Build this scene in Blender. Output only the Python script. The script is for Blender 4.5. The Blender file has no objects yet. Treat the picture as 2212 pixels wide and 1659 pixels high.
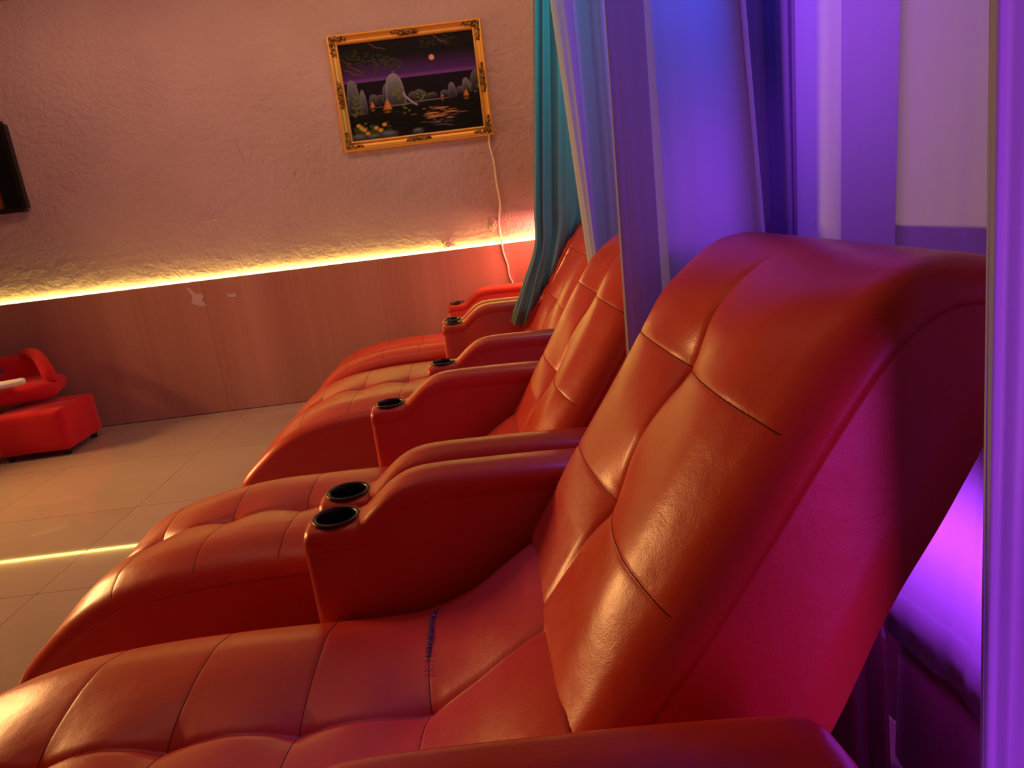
import bpy, bmesh, math, random
import numpy as np
from mathutils import Vector, Matrix, noise
random.seed(4)
S = bpy.context.scene
COL = S.collection

# ------------------------------------------------------------------ camera
cam_d = bpy.data.cameras.new('camera'); cam = bpy.data.objects.new('camera', cam_d); COL.objects.link(cam)
cam_d.sensor_fit = 'HORIZONTAL'; cam_d.sensor_width = 36.0; cam_d.lens = 1500.0 / 2212.0 * 36.0
cam_d.clip_start = 0.02
R_ = Vector((0.99236325, -0.03826099, -0.11726586)); U_ = Vector((0.1231238, 0.24972158, 0.96045805))
F_ = Vector((0.00746426, 0.96756149, -0.25252535))
M = Matrix((R_, U_, -F_)).transposed().to_4x4(); M.translation = Vector((0, 0, 1.22))
cam.matrix_world = M
S.camera = cam

# ------------------------------------------------------------------ world, exposure, lights
S.view_settings.view_transform = 'Standard'; S.view_settings.look = 'None'
S.view_settings.exposure = 0.0; S.view_settings.gamma = 1.0; S.view_settings.use_curve_mapping = False
w = bpy.data.worlds.new('world'); S.world = w; w.use_nodes = True
w.node_tree.nodes['Background'].inputs[0].default_value = (0.02, 0.012, 0.012, 1)
w.node_tree.nodes['Background'].inputs[1].default_value = 1.0

def area(name, loc, target, size, energy, color, size_y=None, spread=180):
    d = bpy.data.lights.new(name, 'AREA'); d.energy = energy; d.color = color
    d.shape = 'RECTANGLE'; d.size = size; d.size_y = size_y or size; d.spread = math.radians(spread)
    o = bpy.data.objects.new(name, d); COL.objects.link(o)
    o.location = loc
    o.rotation_euler = (Vector(target) - Vector(loc)).to_track_quat('-Z', 'Y').to_euler()
    return o
AMBER = (1.0, 0.49, 0.16); WARM = (1.0, 0.55, 0.30)
area('strip_light_left', (-4.35, 3.5, 1.25), (0.0, 1.7, 0.7), 1.6, 74, AMBER, 0.12, 115)
area('ceiling_light_far', (-0.9, 4.1, 2.74), (-0.9, 4.75, 1.7), 4.2, 19, WARM, 0.4)
area('warm_fill_middle', (-1.3, 1.9, 2.74), (-1.0, 1.9, 0), 1.4, 3.5, (1.0, 0.42, 0.26), 1.4, 120)  # unseen warm fill, added to brighten the leather
# colour-changing lights behind and between the curtains, violet near the camera to teal at the far end
area('violet_light_near', (0.66, 0.28, 0.95), (0.54, 0.6, 0.95), 0.30, 2.0, (0.58, 0.06, 1.0), 1.6, 75)
area('violet_light_behind', (0.55, 1.10, 0.64), (0.72, 1.10, 0.56), 0.9, 3.0, (0.50, 0.05, 1.0), 0.05, 130)
area('violet_light_window', (1.06, 1.50, 1.8), (0.2, 1.45, 1.7), 0.5, 15, (0.50, 0.09, 1.0), 1.0)
area('blue_light_middle', (0.66, 1.95, 2.35), (0.58, 1.5, 1.9), 0.3, 12, (0.045, 0.10, 1.0), 0.4, 62)
area('violet_light_middle', (0.66, 1.95, 1.32), (0.54, 1.5, 1.15), 0.2, 1.0, (0.46, 0.05, 1.0), 0.3, 64)
area('teal_light_far', (0.64, 3.15, 2.45), (0.42, 3.3, 1.2), 0.4, 11, (0.03, 0.62, 0.70), 0.4)
area('pink_light_corner', (0.60, 4.80, 1.05), (0.3, 4.93, 0.7), 0.10, 1.2, (1.0, 0.12, 0.38), 0.2)
area('red_light_far', (0.40, 4.72, 1.10), (-0.35, 4.93, 0.45), 0.5, 5.0, (1.0, 0.28, 0.20), 0.1, 110)

# ------------------------------------------------------------------ helpers
def mat(name, base=(.5, .5, .5), rough=.5, metal=0, spec=.5, **kw):
    m = bpy.data.materials.new(name); m.use_nodes = True
    b = m.node_tree.nodes['Principled BSDF']
    b.inputs['Base Color'].default_value = (*base, 1); b.inputs['Roughness'].default_value = rough
    b.inputs['Metallic'].default_value = metal; b.inputs['Specular IOR Level'].default_value = spec
    for k, v in kw.items(): b.inputs[k.replace('_', ' ')].default_value = v
    return m
def nd(m, t, **kw):
    n = m.node_tree.nodes.new(t)
    for k, v in kw.items(): setattr(n, k, v)
    return n
def lk(m, a, b): m.node_tree.links.new(a, b)
def bsdf(m): return m.node_tree.nodes['Principled BSDF']
def ocoord(m, scale=(1, 1, 1)):
    t = nd(m, 'ShaderNodeTexCoord'); mp = nd(m, 'ShaderNodeMapping'); mp.inputs['Scale'].default_value = scale
    lk(m, t.outputs['Object'], mp.inputs['Vector']); return mp.outputs['Vector']
def noise_tex(m, vec, scale, detail=4, rough=.5):
    n = nd(m, 'ShaderNodeTexNoise'); n.inputs['Scale'].default_value = scale
    n.inputs['Detail'].default_value = detail; n.inputs['Roughness'].default_value = rough
    lk(m, vec, n.inputs['Vector']); return n
def ramp(m, fac, stops):
    r = nd(m, 'ShaderNodeValToRGB'); e = r.color_ramp.elements
    e[0].position, e[0].color = stops[0][0], (*stops[0][1], 1)
    e[1].position, e[1].color = stops[-1][0], (*stops[-1][1], 1)
    for p, c in stops[1:-1]:
        x = e.new(p); x.color = (*c, 1)
    lk(m, fac, r.inputs[0]); return r.outputs[0]
def bump(m, h, strength, dist=.01, prev=None):
    b = nd(m, 'ShaderNodeBump'); b.inputs['Strength'].default_value = strength; b.inputs['Distance'].default_value = dist
    lk(m, h, b.inputs['Height'])
    if prev: lk(m, prev, b.inputs['Normal'])
    lk(m, b.outputs[0], bsdf(m).inputs['Normal']); return b.outputs[0]

def link(o, parent=None):
    COL.objects.link(o)
    if parent: o.parent = parent
    return o
def mesh_obj(name, verts, faces, m, parent=None, smooth=True, loc=None):
    me = bpy.data.meshes.new(name); me.from_pydata([tuple(v) for v in verts], [], faces); me.update()
    if smooth: me.polygons.foreach_set('use_smooth', [True] * len(me.polygons))
    if m: me.materials.append(m)
    o = bpy.data.objects.new(name, me)
    if loc: o.location = loc
    return link(o, parent)
def bm_obj(name, bm, m, parent=None, smooth=True, loc=None):
    me = bpy.data.meshes.new(name); bm.to_mesh(me); bm.free()
    if smooth: me.polygons.foreach_set('use_smooth', [True] * len(me.polygons))
    if m: me.materials.append(m)
    o = bpy.data.objects.new(name, me)
    if loc: o.location = loc
    return link(o, parent)
def tag(o, label=None, cat=None, group=None, kind=None):
    if label: o['label'] = label
    if cat: o['category'] = cat
    if group: o['group'] = group
    if kind: o['kind'] = kind
    return o
def empty(name, loc, label, cat, group=None):
    o = bpy.data.objects.new(name, None); o.location = loc; o.empty_display_size = .1
    link(o); return tag(o, label, cat, group)
def box(name, lo, hi, m, parent=None, bev=.0, seg=2, smooth=False):
    bm = bmesh.new(); bmesh.ops.create_cube(bm, size=1)
    for v in bm.verts:
        v.co = Vector([(lo[i] + hi[i]) / 2 + v.co[i] * (hi[i] - lo[i]) for i in range(3)])
    if bev: bmesh.ops.bevel(bm, geom=bm.edges[:], offset=bev, segments=seg, profile=.5, affect='EDGES')
    return bm_obj(name, bm, m, parent, smooth or bev > 0)
def catmull(pts, n):
    P = np.array(pts, float); out = []
    k = len(P) - 1
    for i in range(k):
        p0 = P[max(i - 1, 0)]; p1 = P[i]; p2 = P[i + 1]; p3 = P[min(i + 2, k)]
        for t in np.linspace(0, 1, n, endpoint=False):
            out.append(.5 * ((2 * p1) + (-p0 + p2) * t + (2 * p0 - 5 * p1 + 4 * p2 - p3) * t * t + (-p0 + 3 * p1 - 3 * p2 + p3) * t ** 3))
    out.append(P[-1]); return np.array(out)
class Curve2:
    """arc-length parametrised smooth profile in (x, z)"""
    def __init__(s, pts):
        s.p = catmull(pts, 24); d = np.linalg.norm(np.diff(s.p, axis=0), axis=1)
        s.s = np.concatenate([[0], np.cumsum(d)]); s.L = s.s[-1]
    def at(s, t): return np.array([np.interp(t, s.s, s.p[:, 0]), np.interp(t, s.s, s.p[:, 1])])
    def nrm(s, t):
        a = s.at(max(0, t - .012)); b = s.at(min(s.L, t + .012)); d = b - a; d /= np.linalg.norm(d) + 1e-9
        return np.array([-d[1], d[0]])
    def s_near(s, x, z): return s.s[np.argmin((s.p[:, 0] - x) ** 2 + (s.p[:, 1] - z) ** 2)]
def tube(name, pts, r, m, parent=None, seg=8, smooth_n=0):
    P = [Vector(p) for p in (catmull(pts, smooth_n) if smooth_n else pts)]
    vs, fs = [], []
    rr = r if hasattr(r, '__len__') else [r] * len(P)
    for i, p in enumerate(P):
        d = (P[min(i + 1, len(P) - 1)] - P[max(i - 1, 0)]).normalized()
        a = d.orthogonal().normalized() if abs(d.z) > .95 else d.cross(Vector((0, 0, 1))).normalized()
        b = d.cross(a)
        k = int(round(i * (len(rr) - 1) / max(1, len(P) - 1)))
        for j in range(seg):
            t = 2 * math.pi * j / seg
            vs.append(p + (a * math.cos(t) + b * math.sin(t)) * rr[k])
    for i in range(len(P) - 1):
        for j in range(seg):
            fs.append((i * seg + j, i * seg + (j + 1) % seg, (i + 1) * seg + (j + 1) % seg, (i + 1) * seg + j))
    fs.append(tuple(range(seg))[::-1]); fs.append(tuple((len(P) - 1) * seg + j for j in range(seg)))
    return mesh_obj(name, vs, fs, m, parent)
def lathe(name, prof, m, parent=None, loc=None, seg=40):
    vs, fs = [], []
    for (r, z) in prof:
        for j in range(seg):
            a = 2 * math.pi * j / seg; vs.append((r * math.cos(a), r * math.sin(a), z))
    for i in range(len(prof) - 1):
        for j in range(seg):
            fs.append((i * seg + j, i * seg + (j + 1) % seg, (i + 1) * seg + (j + 1) % seg, (i + 1) * seg + j))
    fs.append(tuple((len(prof) - 1) * seg + j for j in range(seg)))
    return mesh_obj(name, vs, fs, m, parent, loc=loc)
def sstep(a, b, x):
    t = min(1, max(0, (x - a) / (b - a))); return t * t * (3 - 2 * t)

# ------------------------------------------------------------------ materials
def leather_mat():
    m = mat('orange_red_leather', (.40, .06, .024), .38, spec=.42)
    v = ocoord(m); n1 = noise_tex(m, v, 3.0, 4); n2 = noise_tex(m, v, 420, 2); n3 = noise_tex(m, v, 24, 3)
    lk(m, ramp(m, n1.outputs[0], [(.3, (.54, .047, .025)), (.7, (.62, .058, .031))]), bsdf(m).inputs['Base Color'])
    mr = nd(m, 'ShaderNodeMapRange'); mr.inputs['To Min'].default_value = .27; mr.inputs['To Max'].default_value = .40
    lk(m, n3.outputs[0], mr.inputs[0]); lk(m, mr.outputs[0], bsdf(m).inputs['Roughness'])
    b1 = bump(m, n2.outputs[0], .12, .002); bump(m, n3.outputs[0], .10, .01, b1)
    return m
LEATHER = leather_mat()
THREAD = mat('pink_thread', (.55, .16, .22), .7)
SEAMM = mat('dark_seam_thread', (.13, .012, .010), .7, spec=.1)
SLIT = mat('torn_foam', (.10, .012, .02), .9)
BLACKP = mat('black_plastic', (.012, .011, .010), .25)
RINGM = mat('dark_bronze_ring', (.05, .038, .018), .28, .6)
def curtain_mat(name, base):
    m = mat(name, base, .62, spec=.25)
    m.node_tree.nodes['Principled BSDF'].inputs['Sheen Weight'].default_value = .15
    v = ocoord(m, (1, 1, .25)); n = noise_tex(m, v, 260, 2); n2 = noise_tex(m, ocoord(m, (1, 1, 3)), 6, 3)
    b = bump(m, n.outputs[0], .08, .002); bump(m, n2.outputs[0], .12, .012, b)
    tr = nd(m, 'ShaderNodeBsdfTranslucent'); tr.inputs[0].default_value = (*base, 1)
    mx = nd(m, 'ShaderNodeMixShader'); mx.inputs[0].default_value = .22
    out = m.node_tree.nodes['Material Output']
    lk(m, bsdf(m).outputs[0], mx.inputs[1]); lk(m, tr.outputs[0], mx.inputs[2]); lk(m, mx.outputs[0], out.inputs[0])
    return m
CURT = curtain_mat('pale_curtain_cloth', (.47, .53, .66))
CURT_GAP_SHADE = curtain_mat('navy_gap_shade', (.060, .045, .13))  # dark base colour stands for the shade in the curtain gap
CURT_TEAL = curtain_mat('teal_curtain_cloth', (.17, .33, .35))
CURT_FOOT_SHADE = curtain_mat('wine_foot_shade', (.20, .03, .06))  # dark base colour stands for the shade on the curtain foot
def plaster_mat():
    m = mat('pink_tan_plaster', (.62, .40, .33), .55, spec=.35)
    v = ocoord(m); n = noise_tex(m, v, 2.2, 5, .6)
    lk(m, ramp(m, n.outputs[0], [(.3, (.53, .35, .35)), (.7, (.59, .40, .40))]), bsdf(m).inputs['Base Color'])
    a = noise_tex(m, ocoord(m, (1, 1, 1.8)), 9, 6, .62); w_ = nd(m, 'ShaderNodeTexVoronoi'); w_.inputs['Scale'].default_value = 13
    w_.feature = 'SMOOTH_F1'; lk(m, noise_tex(m, v, 5, 3).outputs[1], w_.inputs['Vector'])
    b = bump(m, a.outputs[0], .6, .025); bump(m, w_.outputs[0], .25, .025, b)
    return m
PLASTER = plaster_mat()
def laminate_mat():
    m = mat('wood_laminate', (.40, .20, .13), .42, spec=.4)
    v = ocoord(m, (1, 1, .03)); n = noise_tex(m, v, 5, 4, .5); n2 = noise_tex(m, ocoord(m, (1, 1, .012)), 42, 4, .6)
    mx = nd(m, 'ShaderNodeMath', operation='ADD'); ml = nd(m, 'ShaderNodeMath', operation='MULTIPLY'); ml.inputs[1].default_value = .45
    lk(m, n2.outputs[0], ml.inputs[0]); lk(m, n.outputs[0], mx.inputs[0]); lk(m, ml.outputs[0], mx.inputs[1])
    lk(m, ramp(m, mx.outputs[0], [(.45, (.42, .18, .12)), (.72, (.50, .225, .155)), (1.0, (.56, .27, .19))]), bsdf(m).inputs['Base Color'])
    return m
LAMINATE = laminate_mat()
def tile_mat():
    m = mat('polished_beige_tile', (.60, .47, .36), .035, spec=.5)
    v = ocoord(m); oi = nd(m, 'ShaderNodeObjectInfo')
    n = noise_tex(m, v, 1.6, 5, .6)
    ad = nd(m, 'ShaderNodeMath', operation='MULTIPLY_ADD'); ad.inputs[1].default_value = .25
    lk(m, oi.outputs['Random'], ad.inputs[0]); lk(m, n.outputs[0], ad.inputs[2])
    lk(m, ramp(m, ad.outputs[0], [(.35, (.42, .31, .235)), (.95, (.50, .385, .30))]), bsdf(m).inputs['Base Color'])
    return m
TILE = tile_mat()
GROUT = mat('dark_grout', (.22, .14, .105), .8)
GOLD = mat('gilt_frame', (.78, .40, .08), .40, .45)
def ornament_mat():
    m = mat('dark_gilt_ornament', (.16, .075, .02), .45, .5)
    n = noise_tex(m, ocoord(m), 60, 3); lk(m, ramp(m, n.outputs[0], [(.4, (.07, .03, .01)), (.65, (.42, .20, .05))]), bsdf(m).inputs['Base Color'])
    return m
ORN = ornament_mat()
CEIL = mat('ceiling_paint', (.34, .26, .21), .8)
WALLP = mat('side_wall_paint', (.30, .19, .16), .7)
def velvet_mat(name, c):
    m = mat(name, c, .85, spec=.2); b = bsdf(m)
    b.inputs['Sheen Weight'].default_value = .5; b.inputs['Sheen Tint'].default_value = (1, .25, .2, 1)
    n = noise_tex(m, ocoord(m), 7, 4); bump(m, n.outputs[0], .12, .02)
    return m
VELVET = velvet_mat('red_velvet', (.62, .013, .022))
NAVY = mat('navy_cloth', (.035, .045, .13), .6)
WHITE = mat('white_towel', (.8, .72, .66), .85)
CORD = mat('white_cord', (.85, .70, .62), .45)
PEEL = mat('torn_paper', (.62, .42, .40), .8)
CLEAR = mat('clear_tape', (.75, .55, .48), .2, Transmission_Weight=.3)
def emis(name, c, s):
    m = bpy.data.materials.new(name); m.use_nodes = True; n = m.node_tree.nodes
    b = n['Principled BSDF']; b.inputs['Base Color'].default_value = (*c, 1)
    b.inputs['Emission Color'].default_value = (*c, 1); b.inputs['Emission Strength'].default_value = s
    return m
LEDM = emis('yellow_led', (1.0, .88, .18), 36.0)
def attr_mat(name, rough):
    m = mat(name, (.5, .5, .5), rough, spec=.15)
    a = nd(m, 'ShaderNodeAttribute'); a.attribute_name = 'paint'; lk(m, a.outputs['Color'], bsdf(m).inputs['Base Color'])
    return m
PAINT = attr_mat('oil_paint', .6)

# ------------------------------------------------------------------ room
D = 4.928; XL, XR, YB, ZC = -4.5, 1.15, -1.6, 2.8
fl = tag(box('floor', (XL, YB, -.06), (XR, D, -.004), GROUT), kind='structure')
tx = [-1.87 + .79 * k for k in range(-4, 5)]; ty = [2.42 + .79 * k for k in range(-3, 4)]
ys = [ty[0]] + ty[1:] + [D]
tile_cache = {}
for i in range(len(tx) - 1):
    for j in range(len(ys) - 1):
        x0, x1 = max(tx[i], XL), min(tx[i + 1], XR); y0, y1 = ys[j], ys[j + 1]
        key = (round(x1 - x0, 3), round(y1 - y0, 3)); g = .0013
        if key not in tile_cache:
            o = box('tile', (g, g, -.0039), (x1 - x0 - g, y1 - y0 - g, 0), TILE, fl); tile_cache[key] = o.data
            o.data.polygons.foreach_set('use_smooth', [False] * len(o.data.polygons))
        else: o = link(bpy.data.objects.new('tile', tile_cache[key]), fl)
        o.location = (x0, y0, 0)
tag(box('ceiling', (XL, YB, ZC), (XR, D, ZC + .06), CEIL), kind='structure')
wf = tag(box('wall_far', (XL, D, 0), (XR, D + .08, ZC), PLASTER), kind='structure')
tag(box('wall_left', (XL - .08, YB, 0), (XL, D, ZC), WALLP), kind='structure')
tag(box('wall_right', (XR, YB, 0), (XR + .08, D, ZC), WALLP), kind='structure')
tag(box('wall_near', (XL, YB - .08, 0), (XR, YB, ZC), WALLP), kind='structure')
# shallow plaster ridges on the far wall
for pts, r in (([(-2.82, 0, 1.66), (-2.74, 0, 1.60), (-2.66, 0, 1.575)], .004),
               ([(-2.62, 0, 1.66), (-2.60, 0, 1.60), (-2.60, 0, 1.55)], .003),
               ([(-1.60, 0, 1.88), (-1.59, 0, 1.78), (-1.57, 0, 1.70), (-1.58, 0, 1.66)], .006),
               ([(-1.72, 0, 1.56), (-1.64, 0, 1.56), (-1.56, 0, 1.575)], .005),
               ([(.02, 0, 1.55), (.07, 0, 1.57), (.10, 0, 1.555), (.13, 0, 1.59), (.16, 0, 1.59)], .006),
               ([(-2.35, 0, 1.49), (-2.28, 0, 1.50), (-2.20, 0, 1.475)], .005),
               ([(-1.95, 0, 1.33), (-1.86, 0, 1.335), (-1.78, 0, 1.35)], .006)):
    tube('plaster_ridge', [(p[0], D + .002 - (r * .25 if 0 < k < len(pts) - 1 else -.002), p[2]) for k, p in enumerate(pts)], [r * .4, r, r, r * .4], PLASTER, wf, 8, 8)
# wood laminate dado of separate boards, with a ledge for the light strip
dado = tag(box('trim_1', (XL, D - .014, 0), (XR, D - .0005, .944), SLIT), kind='structure')
xs = [-4.45, -3.23, -2.01, -.79, .43, 1.14]
for a, b in zip(xs[:-1], xs[1:]):
    o = box('laminate_panel', (a + .0005, D - .030, .004), (b - .0005, D - .013, .946), LAMINATE, dado, .001, 1)
    o.data.polygons.foreach_set('use_smooth', [False] * len(o.data.polygons))
for pts, e in ((([(-2.12, .915), (-2.09, .85), (-2.105, .80), (-2.05, .775), (-2.085, .765), (-2.02, .775), (-2.0, .77), (-2.03, .81), (-2.01, .84), (-2.02, .86), (-2.06, .862), (-2.09, .90)]), 0),
               (([(-1.86, .845), (-1.83, .83), (-1.80, .835), (-1.785, .82), (-1.80, .805), (-1.84, .81)]), 1)):
    bm = bmesh.new(); vs = [bm.verts.new((x, D - .0302, z)) for x, z in pts]; f = bm.faces.new(vs)
    ex = bmesh.ops.extrude_face_region(bm, geom=[f])
    for v in ex['geom']:
        if isinstance(v, bmesh.types.BMVert): v.co.y -= .0012 + .001 * random.random()
    bmesh.ops.recalc_face_normals(bm, faces=bm.faces[:])
    bm_obj('torn_patch', bm, PEEL, dado, False)['label'] = 'pale torn scrap of paper on the wood'
# light strip lying on the ledge
led = empty('light_strip', (-1.7, D - .02, .946), 'glowing yellow light strip along the top of the wood dado', 'light strip')
def child_local(o, p):
    o.parent = p; o.matrix_parent_inverse = Matrix.Translation(-Vector(p.location)); return o
child_local(tube('glowing_tube', [(XL + .1, D - .019, .953), (-2.8, D - .019, .9535), (-1.2, D - .018, .954), (-.4, D - .019, .953), (.3, D - .019, .9535), (1.05, D - .02, .953)], .0055, LEDM, None, 8), led)
# torn tape and plastic lumps
def lump(name, loc, sc, m, seed, label, cat):
    bm = bmesh.new(); bmesh.ops.create_icosphere(bm, subdivisions=4, radius=1)
    for v in bm.verts:
        k = 1 + .55 * noise.noise(v.co * 1.7 + Vector((seed, 0, 0))) + .25 * noise.noise(v.co * 4 + Vector((0, seed, 0)))
        v.co = Vector((v.co.x * sc[0] * k, v.co.y * sc[1] * k, v.co.z * sc[2] * k))
    return tag(bm_obj(name, bm, m, None, True, loc), label, cat)
lump('tape_lump', (-.28, D - .014, .985), (.045, .014, .026), CLEAR, 3.1, 'crumpled clear tape lump on the glowing yellow strip', 'tape')
lump('wall_putty', (.045, D - .004, 1.085), (.026, .009, .042), PLASTER, 8.4, 'pinkish putty blob on plaster beside the white cord', 'putty')
# white cord hanging from the picture
tag(tube('cord', [(.095, D - .006, 1.69), (.083, D - .006, 1.60), (.098, D - .005, 1.50), (.10, D - .005, 1.35), (.106, D - .005, 1.22), (.083, D - .005, 1.10), (.085, D - .007, .99), (.086, D - .036, .94), (.09, D - .037, .88), (.108, D - .036, .80), (.112, D - .036, .72), (.13, D - .036, .655), (.135, D - .036, .5), (.15, D - .036, .02)], .006, CORD, None, 8, 8),
    'thin white cord running down the wall below the gold framed painting', 'cord')

# ------------------------------------------------------------------ recliners
SEAT_F = Curve2([(-1.33, .052), (-1.385, .075), (-1.40, .125), (-1.355, .185), (-1.25, .272), (-1.18, .318), (-1.11, .350), (-1.04, .373), (-.93, .396), (-.78, .409), (-.64, .411), (-.48, .409), (-.32, .404), (-.22, .410), (-.12, .445), (-.04, .498), (.01, .530), (.05, .545)])
BACK_F = Curve2([(.075, .455), (.035, .485), (.014, .520), (.018, .548), (.042, .578), (.095, .643), (.15, .716), (.225, .830), (.30, .950), (.355, 1.030), (.40, 1.078), (.45, 1.106), (.505, 1.110), (.555, 1.095), (.590, 1.062)])
BACK_R = Curve2([(.13, .33), (.24, .42), (.33, .53), (.41, .71), (.47, .82), (.53, .94), (.56, .995), (.582, 1.035), (.592, 1.056)])
def vcols(w, r):
    a = 1 - r / (w / 2)
    c = [0, .012, .03, .06, .10, .15, .21, .28, .36, .45, .54, .63, .71]
    c += list(np.linspace(max(.74, a - .06), a, 3)) + [a + (1 - a) * math.sin(t) for t in np.linspace(.2, math.pi / 2, 9)]
    return sorted(set([round(x, 5) for x in c] + [round(-x, 5) for x in c])), a
def cushion(name, F, back_pt, w, r, s_seams, Amp, s0, s1, parent, fade_hi=None, fade_lo=None, skip=0.0, tear=None, seed=0.0):
    rows = set(np.linspace(s0, s1, 64))
    for q in s_seams: rows |= {q + d for d in (-.03, -.02, -.012, -.007, -.004, 0, .004, .007, .012, .02, .03) if s0 < q + d < s1}
    rows = sorted(rows)
    vc, a = vcols(w, r)
    vs, fs = [], []
    def surf(s, v, lift=0.0):
        P = F.at(s); N = F.nrm(s); B = np.array(back_pt((s - s0) / (s1 - s0), P))
        rr = min(r, np.linalg.norm(B - P) * .48)
        amp = Amp
        if fade_hi: amp *= 1 - sstep(fade_hi[0], fade_hi[1], s)
        if fade_lo: amp *= sstep(fade_lo[0], fade_lo[1], s)
        near = max([math.exp(-((s - q) / .075) ** 2) for q in s_seams] + [0])
        dseam = min([abs(s - q) for q in s_seams] + [9])
        av = abs(v)
        drop = 0 if av <= a else rr * (1 - math.sqrt(max(0, 1 - ((av - a) / (1 - a)) ** 2)))
        cen = min(1, av / .42) ** .62
        lob = (1 - (1 - cen) * (.50 + .50 * near)) * sstep(1.0, .62, av)
        h = amp * lob
        wsm = (1 - av ** 5)
        h -= amp * wsm * (.03 * math.exp(-dseam / .014) + .03 * math.exp(-(dseam / .0035) ** 2))
        if av < .02: h -= amp * .10
        h -= amp * .25 * math.exp(-(dseam / .03) ** 2 - (av / .10) ** 2)
        if seed and amp > 0:
            h += .0035 * noise.noise(Vector((s * 5 + seed, v * 2.2, seed))) * sstep(1, .8, av)
        X = P + N * (h - drop + lift)
        return X[0], v * w / 2, X[1]
    side_t = [0.0, .02, .045, .06, .3, .65, 1.0]
    for s in rows:
        P = F.at(s); N = F.nrm(s); B = np.array(back_pt((s - s0) / (s1 - s0), P))
        thick = np.linalg.norm(B - P)
        rr = min(r, thick * .48)
        ring = []
        def side(sign):
            out = []
            Q = P - N * rr; dvec = B - Q
            for t in side_t:
                X = Q + dvec * t; inset = 0.0
                out.append((X[0], sign * w / 2 - sign * inset, X[1]))
            return out
        ring += side(-1)[::-1]
        for v in vc: ring.append(tuple(surf(s, v)))
        ring += side(1)
        vs += ring
    n = len(ring)
    for i in range(len(rows) - 1):
        for j in range(n - 1):
            fs.append((i * n + j, i * n + j + 1, (i + 1) * n + j + 1, (i + 1) * n + j))
        fs.append((i * n + n - 1, i * n, (i + 1) * n, (i + 1) * n + n - 1))
    fs.append(tuple(range(n))[::-1]); k = (len(rows) - 1) * n; fs.append(tuple(k + j for j in range(n)))
    o = mesh_obj(name, vs, fs, LEATHER, parent)
    sv, sf = [], []
    cols = [v for v in vc if abs(v) < .95]
    for q in s_seams:
        b0 = len(sv)
        for v in cols:
            wd = .0013
            sv += [surf(q - wd, v, -.0005), surf(q - wd * .4, v, .0007), surf(q + wd * .4, v, .0007), surf(q + wd, v, -.0005)]
        for i in range(len(cols) - 1):
            for j in range(3): sf.append((b0 + i * 4 + j, b0 + i * 4 + j + 1, b0 + i * 4 + 5 + j, b0 + i * 4 + 4 + j))
    sm_ = mesh_obj('stitched_seam', sv, sf, SEAMM, o); sm_['label'] = 'thin dark stitched seam lines'
    o['_s'] = 0; del o['_s']
    return o, surf
ARM_TOP = Curve2([(-.470, .590), (-.455, .598), (-.43, .600), (-.36, .601), (-.345, .606), (-.315, .632), (-.275, .662), (-.235, .679), (-.18, .685), (-.06, .684), (.09, .680), (.22, .672), (.275, .662), (.300, .635)])
def arm(name, yc, w, parent, label=None):
    xs = sorted(set(list(np.linspace(-.470, .300, 56)) + [-.468, -.465, -.46, .298, .295, .29]))
    r = .026
    vs, fs = [], []
    top = ARM_TOP.p
    for x in xs:
        zt = float(np.interp(x, top[:, 0], top[:, 1]))
        e = min(1.0, math.sqrt(max(0, (x + .4701) / .02)), math.sqrt(max(0, (.3001 - x) / .03)))
        hw = w / 2 - .012 * (1 - e)
        ring = [(x, -hw, .03), (x, -hw, .25), (x, -hw, zt - .052), (x, -hw + .0025, zt - .047), (x, -hw, zt - .042)]
        for t in np.linspace(0, math.pi / 2, 6): ring.append((x, -hw + r * (1 - math.cos(t)), zt - r + r * math.sin(t)))
        for q in (-.4, 0, .4): ring.append((x, q * (hw - r), zt + .004 * (1 - q * q)))
        for t in np.linspace(math.pi / 2, 0, 6): ring.append((x, hw - r * (1 - math.cos(t)), zt - r + r * math.sin(t)))
        ring += [(x, hw, zt - .042), (x, hw - .0025, zt - .047), (x, hw, zt - .052), (x, hw, .25), (x, hw, .03)]
        vs += ring
    n = len(ring)
    for i in range(len(xs) - 1):
        for j in range(n):
            fs.append((i * n + j, (i + 1) * n + j, (i + 1) * n + (j + 1) % n, i * n + (j + 1) % n))
    fs.append(tuple(range(n))); k = (len(xs) - 1) * n; fs.append(tuple(k + j for j in range(n))[::-1])
    o = mesh_obj(name, vs, fs, LEATHER, None)
    # round well for the cup holder cut into the flat front of the arm
    bm = bmesh.new(); bmesh.ops.create_cone(bm, cap_ends=True, segments=40, radius1=.0455, radius2=.0455, depth=.2)
    cut = bm_obj('well_cutter', bm, None, None, False, (-.405, 0, .62))
    md = o.modifiers.new('well', 'BOOLEAN'); md.object = cut; md.operation = 'DIFFERENCE'; md.solver = 'EXACT'
    bpy.context.view_layer.update()
    me = bpy.data.meshes.new_from_object(o.evaluated_get(bpy.context.evaluated_depsgraph_get()))
    o.modifiers.clear(); old = o.data; o.data = me; bpy.data.meshes.remove(old)
    bpy.data.objects.remove(cut)
    o.parent = parent; o.location = (0, yc, 0)
    cup = lathe('cup_holder', [(.0440, .5995), (.0515, .6010), (.0530, .6040), (.0515, .6070), (.0475, .6080), (.0440, .6065), (.0425, .6030), (.0415, .5900), (.0400, .5300), (.0385, .5210), (.0300, .5200)], BLACKP, o, (-.405, 0, 0))
    cup.data.materials.append(RINGM)
    for p in cup.data.polygons:
        if p.center.z > .599: p.material_index = 1
    cup['label'] = 'black round cup holder with bronze rim'
    return o
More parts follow.
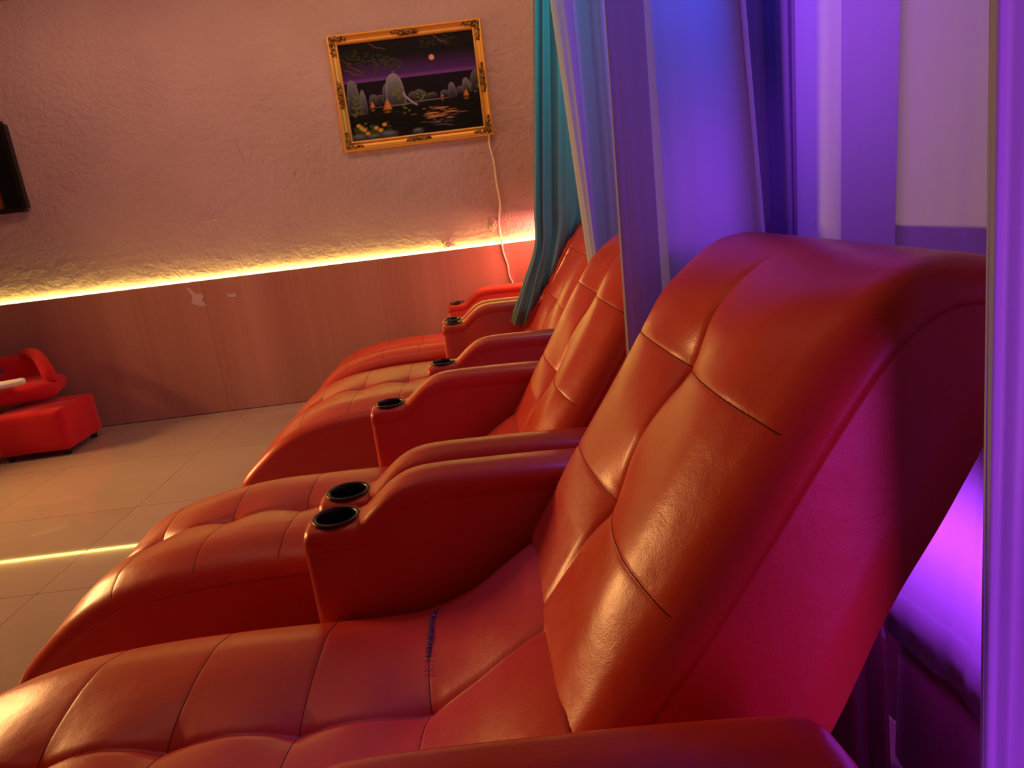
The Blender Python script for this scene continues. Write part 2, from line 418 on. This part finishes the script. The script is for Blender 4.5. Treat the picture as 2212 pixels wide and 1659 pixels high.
def make_recliner(dx, near_c, far_c, seat0, seat1, back0, back1, label, torn=None, seed=1.0, near_arm=True):
    yc = (near_c + far_c) / 2
    t = empty('recliner', (dx, yc, 0), label, 'recliner', 'recliners in a row along the curtains')
    sw = seat1 - seat0; so = (seat0 + seat1) / 2 - yc
    sx = [SEAT_F.s_near(x, z) for x, z in ((-1.087, .36), (-.864, .403), (-.641, .411), (-.417, .408), (-.195, .414))]
    seat, seat_surf = cushion('seat_cushion', SEAT_F, lambda f, P: (-1.30 + 1.45 * f, .04), sw, .045, sx, .030, 0, SEAT_F.L, t, fade_lo=(SEAT_F.s_near(-1.36, .18), SEAT_F.s_near(-1.12, .35)), seed=seed)
    seat.location = (0, so, 0)
    bw = back1 - back0; bo = (back0 + back1) / 2 - yc
    bx = [BACK_F.s_near(x, z) for x, z in ((.155, .725), (.292, .938))]
    back, _ = cushion('backrest', BACK_F, lambda f, P: BACK_R.at(f * BACK_R.L), bw, .050, bx, .040, 0, BACK_F.L, t, fade_hi=(bx[1] + .06, bx[1] + .24), fade_lo=(.04, .34), seed=seed + 3)
    back.location = (0, bo, 0)
    b = box('base', (-.30, -sw / 2 + .03, .035), (.36, sw / 2 - .03, .40), LEATHER, t, .02); b.location = (0, so, 0)
    for x in (-1.15, .28):
        for y in (-sw / 2 + .07, sw / 2 - .07):
            lathe('foot', [(.0, .0), (.022, 0), (.026, .01), (.026, .05), (.0, .05)], BLACKP, t, (x, so + y, 0), 16)
    aw = .124
    arm('armrest', near_c - yc, aw, t); arm('armrest', far_c - yc, aw, t)
    if torn:
        y0, y1 = torn
        def top(y, dx=0.0):
            X = seat_surf(sx[4] + dx, (y - yc - so) / (sw / 2)); return Vector((X[0], y - yc, X[2]))
        tr = tube('torn_seam', [top(y) + Vector((0, 0, -.0045)) for y in np.linspace(y0, y1, 14)], [.001, .005, .008, .0105, .009, .0095, .006, .001], SLIT, t, 8)
        tr['label'] = 'burst seam with loose pink threads'
        rnd = random.Random(7)
        vs, fs = [], []
        for k in range(int((y1 - y0) / .007)):
            y = y0 + (k + rnd.random()) * .007 - yc; a = rnd.uniform(-.9, .9)
            L = rnd.uniform(.010, .02); z0 = .419 + rnd.uniform(0, .004)
            c0 = top(min(max(y + yc, y0), y1)); pts = [c0 + Vector((-L / 2, -a * L / 2, .0005)), c0 + Vector((0, 0, .004 + rnd.uniform(.001, .005))), c0 + Vector((L / 2, a * L / 2, .001))]
            b0 = len(vs)
            for p in pts:
                for j in range(4):
                    an = j * math.pi / 2; vs.append(p + Vector((0, math.cos(an), math.sin(an))) * .0007)
            for i in range(2):
                for j in range(4): fs.append((b0 + i * 4 + j, b0 + i * 4 + (j + 1) % 4, b0 + i * 4 + 4 + (j + 1) % 4, b0 + i * 4 + 4 + j))
        th = mesh_obj('loose_threads', vs, fs, THREAD, tr); th['kind'] = 'stuff'; th['label'] = 'frayed pink threads'
    return t
make_recliner(0.0, .56, 1.41, .640, 1.342, .700, 1.392, 'large orange-red leather recliner nearest the camera with a long burst seam', torn=(1.06, 1.30), seed=1.3)
make_recliner(0.0, 1.55, 2.31, 1.617, 2.243, 1.612, 2.262, 'orange-red leather recliner second from the camera, with gold highlights on its back', torn=(2.10, 2.22), seed=4.1)
make_recliner(.15, 2.87, 3.89, 2.937, 3.823, 2.95, 3.83, 'third orange-red leather recliner from the camera, under the draped teal curtain', seed=7.7)
make_recliner(.14, 4.02, 4.71, 4.087, 4.643, 4.09, 4.65, 'orange-red leather recliner farthest away, beside the wood dado', seed=9.2)

# ------------------------------------------------------------------ curtains
def drape(name, keys, label, m=CURT, zt=2.72, nper=14, rows=46, wav=.006, seed=0.0, hem=True, group=None):
    """keys: list of (x_top, y_top, x_bot, y_bot, z_bot); x_top at zt"""
    K = catmull(keys, nper)
    vs, fs = [], []
    for r in range(rows + 1):
        t = r / rows
        for i, kk in enumerate(K):
            xt, yt, xb, yb, zb = kk[:5]
            z = zt + (zb - zt) * t
            x = xt + (xb - xt) * t
            if len(kk) > 5:      # a softly bent fall through (kk[5], kk[6])
                f = (kk[6] - zt) / (zb - zt)
                a_ = xt + (kk[5] - xt) * (t / f); b_ = kk[5] + (xb - kk[5]) * ((t - f) / (1 - f)); g = sstep(f - .08, f + .08, t)
                x = a_ * (1 - g) + b_ * g
            y = yt + (yb - yt) * t
            q = Vector((i * .16 + seed, z * .9, seed))
            x += wav * noise.noise(q) * t; y += wav * noise.noise(q + Vector((9, 3, 1))) * (0.3 + t)
            vs.append((x, y, z))
    n = len(K)
    for r in range(rows):
        for i in range(n - 1): fs.append((r * n + i, r * n + i + 1, (r + 1) * n + i + 1, (r + 1) * n + i))
    o = mesh_obj(name, vs, fs, m); tag(o, label, 'curtain', group or 'curtains around the recliners')
    if hem:
        hv, hf = [], []
        A = vs[(rows - 2) * n:(rows - 1) * n]; B = vs[rows * n:]
        for off in (.0025, -.0025):
            for L in (A, B):
                for i in range(n):
                    d = Vector(L[min(i + 1, n - 1)]) - Vector(L[max(i - 1, 0)]); nn = Vector((d.y, -d.x, 0)).normalized() * off
                    hv.append(Vector(L[i]) + nn)
        for i in range(n - 1):
            hf.append((i, i + 1, n + i + 1, n + i)); hf.append((2 * n + i, 3 * n + i, 3 * n + i + 1, 2 * n + i + 1))
            hf.append((n + i, n + i + 1, 3 * n + i + 1, 3 * n + i))
        mesh_obj('hem', hv, hf, m, o)
    return o
def lean(x13, y, slope, zb, dy=0.0, zt=2.72):
    """column that passes x13 at z=1.3 and moves by slope metres to the right per metre of drop"""
    return (x13 - slope * (zt - 1.3), y, x13 + slope * (1.3 - zb), y + dy, zb)
# between first and second recliner
drape('curtain', [lean(.360, 1.50, .0, .72), lean(.310, 1.465, .0, .72), lean(.272, 1.432, -.008, .72), lean(.268, 1.425, -.008, .72), lean(.285, 1.445, -.004, .72), lean(.345, 1.52, .005, .72), lean(.392, 1.575, .012, .70), lean(.400, 1.578, .012, .60),
                  lean(.46, 1.52, .03, .60), lean(.535, 1.452, .055, .50), lean(.545, 1.445, .060, .45), lean(.556, 1.452, .06, .45), lean(.566, 1.475, .06, .45), lean(.560, 1.51, .06, .45), lean(.548, 1.53, .06, .45)],
      'deep blue and violet curtain hanging between the two nearest recliners', seed=2.0)
drape('curtain', [lean(.560, 1.59, .03, .5), lean(.585, 1.605, .03, .5), lean(.63, 1.625, .02, .5), lean(.66, 1.660, .015, .5), lean(.69, 1.650, .01, .5), lean(.72, 1.675, .005, .5), lean(.745, 1.685, .0, .5), lean(.775, 1.68, .0, .5)],
      'narrow dark navy strip added for the shaded gap between the blue curtain and the bright violet one', CURT_GAP_SHADE, seed=31.0)  # added strip, coloured dark to imitate the shaded gap
# along the back wall behind the nearest recliner
drape('curtain', [lean(.730, 1.66, 0, .315), lean(.728, 1.58, 0, .315), lean(.715, 1.50, 0, .315), lean(.728, 1.45, 0, .315), lean(.712, 1.41, 0, .315), lean(.730, 1.37, 0, .315), lean(.742, 1.30, 0, .315), lean(.750, 1.24, 0, .315),
                  lean(.735, 1.205, 0, .315), lean(.700, 1.200, 0, .315), lean(.690, 1.16, 0, .315), lean(.700, 1.08, 0, .315), lean(.712, 1.0, 0, .315), lean(.70, .93, 0, .315), lean(.72, .86, 0, .315), lean(.71, .78, 0, .315), lean(.74, .70, 0, .315)],
      'bright violet curtain behind the nearest recliner, its hem above the floor', wav=.004, seed=5.0)
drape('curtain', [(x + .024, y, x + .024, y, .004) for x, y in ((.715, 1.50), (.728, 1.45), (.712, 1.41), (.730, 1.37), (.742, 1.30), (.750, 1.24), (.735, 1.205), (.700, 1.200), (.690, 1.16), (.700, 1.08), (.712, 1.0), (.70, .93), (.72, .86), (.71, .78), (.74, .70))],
      'dark wine cloth added for the shaded foot of the violet curtain behind the nearest recliner', CURT_FOOT_SHADE, zt=.328, wav=.003, seed=5.0, hem=False)  # added cloth; its dark colour carries the shade below the hem
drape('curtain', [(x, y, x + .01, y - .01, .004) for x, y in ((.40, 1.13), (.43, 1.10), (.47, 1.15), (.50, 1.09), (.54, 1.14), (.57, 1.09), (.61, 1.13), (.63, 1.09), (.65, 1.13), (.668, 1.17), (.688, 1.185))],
      'dark wine cloth added for the shaded lower curtain close behind the nearest recliner', CURT_FOOT_SHADE, zt=.37, seed=21.0, hem=False)  # added cloth, darkened to imitate shade low on the curtain
# nearest the camera at the right edge
drape('curtain', [(xt - .056, y, xb + .012, yb, .02) for xt, y, xb, yb in ((.417, .600, .466, .600), (.420, .594, .468, .594), (.445, .590, .485, .590), (.47, .582, .505, .582), (.50, .54, .53, .55), (.54, .50, .56, .52), (.58, .53, .60, .54), (.63, .50, .64, .52), (.69, .47, .69, .48))],
      'violet curtain at the right edge of the view, closest to the camera', wav=.003, seed=11.0)
# between second and third recliner
drape('curtain', [lean(.350, 2.64, .05, .62), lean(.336, 2.60, .055, .62), lean(.340, 2.56, .055, .62), lean(.365, 2.53, .04, .62), lean(.375, 2.56, .02, .62), lean(.395, 2.62, .01, .62), lean(.43, 2.60, 0, .62), lean(.440, 2.55, 0, .62), lean(.475, 2.52, 0, .62), lean(.505, 2.58, 0, .62), lean(.54, 2.64, 0, .62), lean(.58, 2.58, 0, .62), lean(.63, 2.62, 0, .62), lean(.68, 2.56, 0, .62)],
      'pale blue-grey pleated curtain hanging between second and third recliners', seed=14.0)
# over the third recliner
K3 = [(.445, 3.80, .085, 3.77, .640, .260, .98), (.425, 3.765, .075, 3.735, .61, .240, .98), (.415, 3.75, .068, 3.730, .60, .236, .98), (.425, 3.70, .085, 3.71, .575, .245, .96), (.445, 3.745, .115, 3.73, .556, .265, .96), (.462, 3.70, .150, 3.70, .590, .285, .97), (.475, 3.745, .20, 3.735, .655, .31, 1.0), (.490, 3.775, .245, 3.755, .715, .335, 1.02),
      (.505, 3.72, .285, 3.715, .780, .36, 1.05), (.53, 3.70, .325, 3.695, .845, .39, 1.08), (.56, 3.76, .375, 3.745, .92, .43, 1.1), (.60, 3.79, .425, 3.77, .985, .47, 1.15), (.65, 3.73, .475, 3.72, 1.05, .52, 1.2), (.70, 3.76, .53, 3.75, 1.11, .57, 1.25)]
drape('curtain', K3, 'dark teal curtain with its corner lying over the third recliner', CURT_TEAL, seed=17.0, wav=.008)

# ------------------------------------------------------------------ framed painting
def painting():
    x0, x1, z0, z1 = -.876, .120, 1.664, 2.376
    t = empty('painting', ((x0 + x1) / 2, D, z0), 'gold framed night seascape painting with moon, rocks and sailboats on the plaster wall', 'painting')
    cx, cz = (x0 + x1) / 2, z0
    hw, hh = (x1 - x0) / 2, (z1 - z0) / 2
    prof = [(0, 0), (0, .030), (.004, .038), (.012, .040), (.018, .036), (.026, .027), (.038, .022), (.046, .024), (.052, .028), (.058, .026), (.062, .018), (.062, .004)]
    for (ax, sgn, L, Hh) in (('x', 1, hw, hh), ('x', -1, hw, hh), ('z', 1, hh, hw), ('z', -1, hh, hw)):
        vs, fs = [], []; nst = 2
        for e in (-1, 1):
            for q, d in prof:
                along = e * (L - q); across = sgn * (Hh - q)
                vs.append((along if ax == 'x' else across, -d, hh + (across if ax == 'x' else along)))
        n = len(prof)
        for j in range(n - 1): fs.append((j, j + 1, n + j + 1, n + j))
        bar = mesh_obj('frame_bar', vs, fs, GOLD, t, False)
        bm = bmesh.new(); bm.from_mesh(bar.data); bmesh.ops.recalc_face_normals(bm, faces=bm.faces[:]); bm.to_mesh(bar.data); bm.free()
    # carved leaf ornaments at the corners and the middles
    def ornament(px, pz, dirs):
        bm = bmesh.new(); rnd = random.Random(int(px * 1000 + pz * 77))
        for (ux, uz, n, L) in dirs:
            for k in range(n):
                f = (k + .4) / n
                mtx = Matrix.Translation((ux * f * L + rnd.uniform(-.006, .006), -.032 - .006 * (1 - f), uz * f * L + rnd.uniform(-.006, .006))) @ Matrix.Rotation(rnd.uniform(-.9, .9) + math.atan2(-uz, ux), 4, 'Y') @ Matrix.Diagonal((.020 * (1.15 - .5 * f), .009, .009, 1))
                bmesh.ops.create_icosphere(bm, subdivisions=2, radius=1, matrix=mtx)
        bmesh.ops.create_icosphere(bm, subdivisions=2, radius=1, matrix=Matrix.Translation((0, -.036, 0)) @ Matrix.Diagonal((.016, .010, .016, 1)))
        o = bm_obj('carved_ornament', bm, ORN, t, True, (px, 0, pz))
        o['label'] = 'dark carved leaf ornament'
    for sx in (-1, 1):
        for sz in (-1, 1): ornament(sx * (hw - .026), hh + sz * (hh - .026), ((-sx, 0, 6, .10), (0, -sz, 6, .10)))
        ornament(sx * (hw - .030), hh, ((0, 1, 5, .085), (0, -1, 5, .085)))
    for sz in (-1, 1): ornament(0, hh + sz * (hh - .030), ((1, 0, 5, .085), (-1, 0, 5, .085)))
    # the canvas, painted per vertex
    NX, NY = 280, 190
    uu, vv = np.meshgrid(np.linspace(0, 1, NX), np.linspace(0, 1, NY))
    img = np.zeros((NY, NX, 3)); img[:] = (.006, .004, .006)
    rng = np.random.default_rng(3)
    def blend(mask, col):
        m = np.clip(mask, 0, 1)[..., None]; img[:] = img * (1 - m) + np.array(col) * m
    sm = lambda a, b, x: np.clip((x - a) / (b - a), 0, 1) ** 2 * (3 - 2 * np.clip((x - a) / (b - a), 0, 1))
    blend(sm(.86, .62, vv) * (vv > .60), (.075, .020, .16)); blend(np.exp(-((vv - .615) / .022) ** 2), (.16, .05, .32))
    blend((vv < .60) * 1.0, (.008, .004, .010))
    blend(sm(.36, .33, vv), (.005, .004, .004))
    def ell(cx, cy, rx, ry, soft=.25): 
        d = np.sqrt(((uu - cx) / rx) ** 2 + ((vv - cy) / ry) ** 2); return sm(1 + soft, 1 - soft, d)
    blend(ell(.675, .775, .020, .028, .15), (.80, .36, .20))
    def rock(cx, w, base, top, shade=1.0):
        h = top - base; k = np.clip((vv - base) / h, 0, 1)
        half = w * np.sqrt(np.clip(1 - k ** 4, 0, 1)) * (1.12 - .12 * k)
        ins = (np.abs(uu - cx) < half) & (vv >= base) & (vv <= top)
        rim = np.clip(np.abs(uu - cx) / np.maximum(half, 1e-4), 0, 1)
        lit = np.clip(.12 + .75 * k ** 1.5 + .35 * rim ** 6, 0, 1) * shade
        c = np.stack([.26 * lit, .25 * lit, .36 * lit], -1)
        img[ins] = c[ins]
    rock(.055, .045, .28, .64, .9); rock(.125, .022, .27, .53, 1.0); rock(.205, .035, .35, .47, .6); rock(.255, .030, .36, .46, .45)
    rock(.31, .035, .36, .56, .7); rock(.37, .068, .32, .66, 1.25)
    rock(.50, .035, .36, .455, .6); rock(.545, .035, .36, .47, .55); rock(.585, .022, .36, .44, .5); rock(.645, .035, .36, .42, .5)
    rock(.735, .03, .36, .43, .6); rock(.795, .028, .35, .50, .9); rock(.855, .026, .37, .45, .6); rock(.905, .030, .38, .53, 1.0); rock(.985, .045, .38, .60, .55)
    # pale foot of the big rock running out over the water
    for k in range(60):
        f = k / 59; x = .43 + .09 * f; y = .46 - .15 * f ** .6
        blend(ell(x, y, .006, .008, .4) * .8, (.42, .38, .46))
    blend(ell(.37, .33, .17, .006, .5) * .6, (.25, .22, .27)); blend(ell(.62, .345, .16, .006, .5) * .7, (.28, .23, .25)); blend(ell(.08, .275, .06, .006, .5) * .4, (.2, .2, .22))
    # greenery on the rocks
    for cx, cy, sx_, sy_, n in ((.40, .44, .028, .07, 26), (.07, .38, .03, .10, 30), (.57, .40, .03, .02, 8), (.96, .42, .04, .03, 10)):
        for _ in range(n):
            blend(ell(rng.normal(cx, sx_), rng.normal(cy, sy_), .010, .010, .4) * .75, (.10 + .1 * rng.random(), .15 + .12 * rng.random(), .02))
    # boats with orange sails
    def sail(x, y, h, w_):
        k = np.clip((vv - y) / h, 0, 1); ins = (vv > y) & (vv < y + h) & (uu < x + w_ * np.sqrt(1 - k)) & (uu > x - .25 * w_ * (1 - k))
        img[ins] = (.62, .22, .05)
        ins = (vv > y) & (vv < y + h * .8) & (uu > x - w_ * .9 * (1 - k)) & (uu < x - .28 * w_ * (1 - k)); img[ins] = (.50, .15, .03)
        blend(ell(x, y - .008, w_ * 1.1, .008, .3), (.16, .05, .02)); blend(ell(x, y - .03, w_ * .7, .010, .5) * .5, (.5, .18, .06))
    sail(.185, .335, .062, .020); sail(.295, .300, .105, .034); sail(.895, .345, .065, .022); sail(.715, .362, .03, .012)
    # moonlight ripples
    for _ in range(46):
        x = rng.normal(.67, .06); y = rng.uniform(.06, .27); blend(ell(x, y, rng.uniform(.012, .045), .0045, .5) * rng.uniform(.3, .9), (.55, .25, .12) if y > .12 else (.18, .14, .14))
    for x, y in ((.62, .205), (.70, .25), (.77, .20), (.64, .165)): blend(ell(x, y, .05, .007, .4) * .9, (.66, .30, .12))
    for _ in range(40): blend(ell(rng.uniform(0, 1), rng.uniform(.02, .33), .05, .003, .5) * .35, (.05, .04, .05))
    # flowering bushes and stones on the near shore
    for _ in range(70): blend(ell(rng.uniform(.02, .30), rng.normal(.085, .035), .014, .012, .4) * .7, (.03 + .06 * rng.random(), .06 + .07 * rng.random(), .02))
    for x, y in ((.06, .16), (.10, .11), (.12, .07), (.19, .12), (.255, .145), (.22, .09), (.08, .13)): blend(ell(x, y, .017, .019, .4), (.72, .36, .06))
    for x, y, a, b in ((.05, .03, .06, .045), (.28, .035, .07, .04), (.16, .03, .05, .03), (.50, .035, .042, .032)):
        blend(ell(x, y, a, b, .25), (.06, .06, .085)); blend(ell(x, y + b * .45, a * .7, b * .4, .5) * .7, (.20, .20, .25))
    # overhanging branches
    for _ in range(150):
        a = rng.random(); x = .02 + .42 * a + rng.normal(0, .03); y = .97 - .25 * abs(a - .25) - .12 * rng.random() - (.14 * rng.random() if a < .6 else 0)
        blend(ell(x, y, .012, .007, .4) * .55, (.035 + .03 * rng.random(), .045 + .03 * rng.random(), .02))
    for _ in range(50):
        blend(ell(rng.uniform(.60, .86), rng.normal(.93, .03), .012, .007, .4) * .5, (.04, .05, .02))
    for pa, pb in (((.0, .86), (.14, .70)), ((.20, 1.0), (.34, .90)), ((.02, .74), (.16, .66)), ((.70, .99), (.80, .90))):
        for k in range(50):
            f = k / 49; blend(ell(pa[0] + (pb[0] - pa[0]) * f, pa[1] + (pb[1] - pa[1]) * f + .01 * math.sin(f * 9), .004, .005, .3) * .7, (.14, .07, .04))
    xi0, xi1, zi0, zi1 = -hw + .060, hw - .060, .060, 2 * hh - .060
    vs = [(xi0 + (xi1 - xi0) * i / (NX - 1), -.008, zi0 + (zi1 - zi0) * j / (NY - 1)) for j in range(NY) for i in range(NX)]
    fs = [(j * NX + i, j * NX + i + 1, (j + 1) * NX + i + 1, (j + 1) * NX + i) for j in range(NY - 1) for i in range(NX - 1)]
    cv = mesh_obj('canvas', vs, fs, PAINT, t, False)
    at = cv.data.color_attributes.new('paint', 'FLOAT_COLOR', 'POINT')
    rgba = np.ones((NY * NX, 4), np.float32); rgba[:, :3] = img.reshape(-1, 3); at.data.foreach_set('color', rgba.ravel())
    box('backing_board', (-hw + .01, -.006, .01), (hw - .01, -.001, 2 * hh - .01), SLIT, t)
painting()

# ------------------------------------------------------------------ dark screen at the left edge
def screen():
    x1, x0, z0, z1 = -3.020, -4.02, 1.536, 2.107
    t = empty('wall_screen', ((x0 + x1) / 2, D, z0), 'black wall-mounted screen cut off by the left edge', 'screen')
    hw = (x1 - x0) / 2; h = z1 - z0
    bm = bmesh.new(); bmesh.ops.create_cube(bm, size=1)
    for v in bm.verts: v.co = Vector((v.co.x * 2 * hw, -.028 + v.co.y * .04, h / 2 + v.co.z * h))
    es = [e for e in bm.edges if abs(e.verts[0].co.y - e.verts[1].co.y) > .01]
    bmesh.ops.bevel(bm, geom=es, offset=.022, segments=5, affect='EDGES')
    bm_obj('casing', bm, BLACKP, t, False)
    NX, NY = 90, 60; vs, col = [], []
    for j in range(NY):
        for i in range(NX):
            u, v = i / (NX - 1), j / (NY - 1)
            vs.append((-hw + .03 + (2 * hw - .06) * u, -.0485, .03 + (h - .06) * v))
            d = ((u - .80) / .085) ** 2 + ((v - .12) / .26) ** 2
            c = (.20, .065, .02) if d < 1 else (.006, .005, .005)
            if .7 < d < 1: c = (.09, .03, .012)
            col += [*c, 1]
    fs = [(j * NX + i, j * NX + i + 1, (j + 1) * NX + i + 1, (j + 1) * NX + i) for j in range(NY - 1) for i in range(NX - 1)]
    s = mesh_obj('display', vs, fs, PAINT, t, False); a = s.data.color_attributes.new('paint', 'FLOAT_COLOR', 'POINT')
    a.data.foreach_set('color', np.array(col, np.float32)); s['label'] = 'dark display with a brown figure at its corner'
screen()

# ------------------------------------------------------------------ red velvet chair and footstool
def softbox(name, lo, hi, m, parent, bev=.03, puff=.012, seed=1.0):
    bm = bmesh.new(); bmesh.ops.create_cube(bm, size=1)
    bmesh.ops.subdivide_edges(bm, edges=bm.edges[:], cuts=9, use_grid_fill=True)
    c = [(lo[i] + hi[i]) / 2 for i in range(3)]; s = [(hi[i] - lo[i]) / 2 for i in range(3)]
    for v in bm.verts:
        q = v.co * 2; p = Vector((q[0] * s[0], q[1] * s[1], q[2] * s[2]))
        inner = Vector([max(-(s[i] - bev), min(s[i] - bev, p[i])) for i in range(3)]); d = p - inner
        if d.length > 1e-6: p = inner + d.normalized() * min(bev, d.length)
        k = max(0, (1 - q[0] ** 2)) * max(0, (1 - q[1] ** 2)) + max(0, (1 - q[1] ** 2)) * max(0, (1 - q[2] ** 2)) + max(0, (1 - q[0] ** 2)) * max(0, (1 - q[2] ** 2))
        p += p.normalized() * puff * k + p.normalized() * .006 * noise.noise(p * 6 + Vector((seed, 0, 0)))
        v.co = p + Vector(c)
    return bm_obj(name, bm, m, parent)
fs_ = empty('footstool', (-3.10, 4.405, 0), 'red velvet square footstool on the tiles in front of the armchair', 'footstool')
o = softbox('cushion', (-.145, -.16, .035), (.30, .28, .305), VELVET, fs_, .022, .004, 2)
for x in (-.10, .25):
    for y in (-.11, .23): lathe('foot', [(0, 0), (.02, 0), (.022, .04), (0, .04)], BLACKP, fs_, (x, y, 0), 14)
fs_.rotation_euler = (0, 0, .06)
ac = empty('armchair', (-3.37, 4.544, 0), 'red velvet armchair with rounded arms against the wood dado', 'armchair')
softbox('seat', (-.42, -.22, .335), (.40, .18, .455), VELVET, ac, .055, .010, 5)
softbox('base', (-.38, .06, .05), (-.08, .17, .35), VELVET, ac, .02, .004, 4)
softbox('backrest', (-.36, .11, .40), (.30, .20, .61), VELVET, ac, .04, .01, 6)
for sx in (-1, 1):
    tube('armrest', [(sx * .37, -.13, .44), (sx * .365, -.12, .49), (sx * .34, -.07, .55), (sx * .30, .02, .600), (sx * .25, .10, .615), (sx * .20, .14, .61)], [.040, .042, .040, .038, .036, .034], VELVET, ac, 14, 8)
for x in (-.33, -.13):
    for y in (.09, .14): lathe('foot', [(0, 0), (.015, 0), (.017, .06), (0, .06)], BLACKP, ac, (x, y, 0), 14)
ac.rotation_euler = (0, 0, .35)
# navy cushion and white towel on the seat
bm = bmesh.new(); bmesh.ops.create_grid(bm, x_segments=24, y_segments=24, size=1)
top = bm.verts[:]
dup = bmesh.ops.duplicate(bm, geom=bm.verts[:] + bm.edges[:] + bm.faces[:])
low = [g for g in dup['geom'] if isinstance(g, bmesh.types.BMVert)]
for L, sg in ((top, 1), (low, -1)):
    for v in L:
        x, y = v.co.x, v.co.y; k = (max(0, 1 - x * x) * max(0, 1 - y * y)) ** .42
        v.co = Vector((x * .22 * (1 - .06 * (1 - y * y)), y * .15 * (1 - .06 * (1 - x * x)), sg * .055 * k))
bmesh.ops.remove_doubles(bm, verts=bm.verts[:], dist=1e-4); bmesh.ops.recalc_face_normals(bm, faces=bm.faces[:])
pl = tag(bm_obj('pillow', bm, NAVY, None, True, (-3.46, 4.40, .545)), 'navy blue pillow lying on the red armchair seat', 'pillow'); pl.rotation_euler = (.12, .10, .25)
tw = tag(softbox('towel', (-.10, -.05, -.016), (.10, .05, .016), WHITE, None, .014, .004, 9), 'folded white towel on the front edge of the red seat', 'towel')
tw.location = (-3.11, 4.325, .492); tw.rotation_euler = (.05, 0, .5)
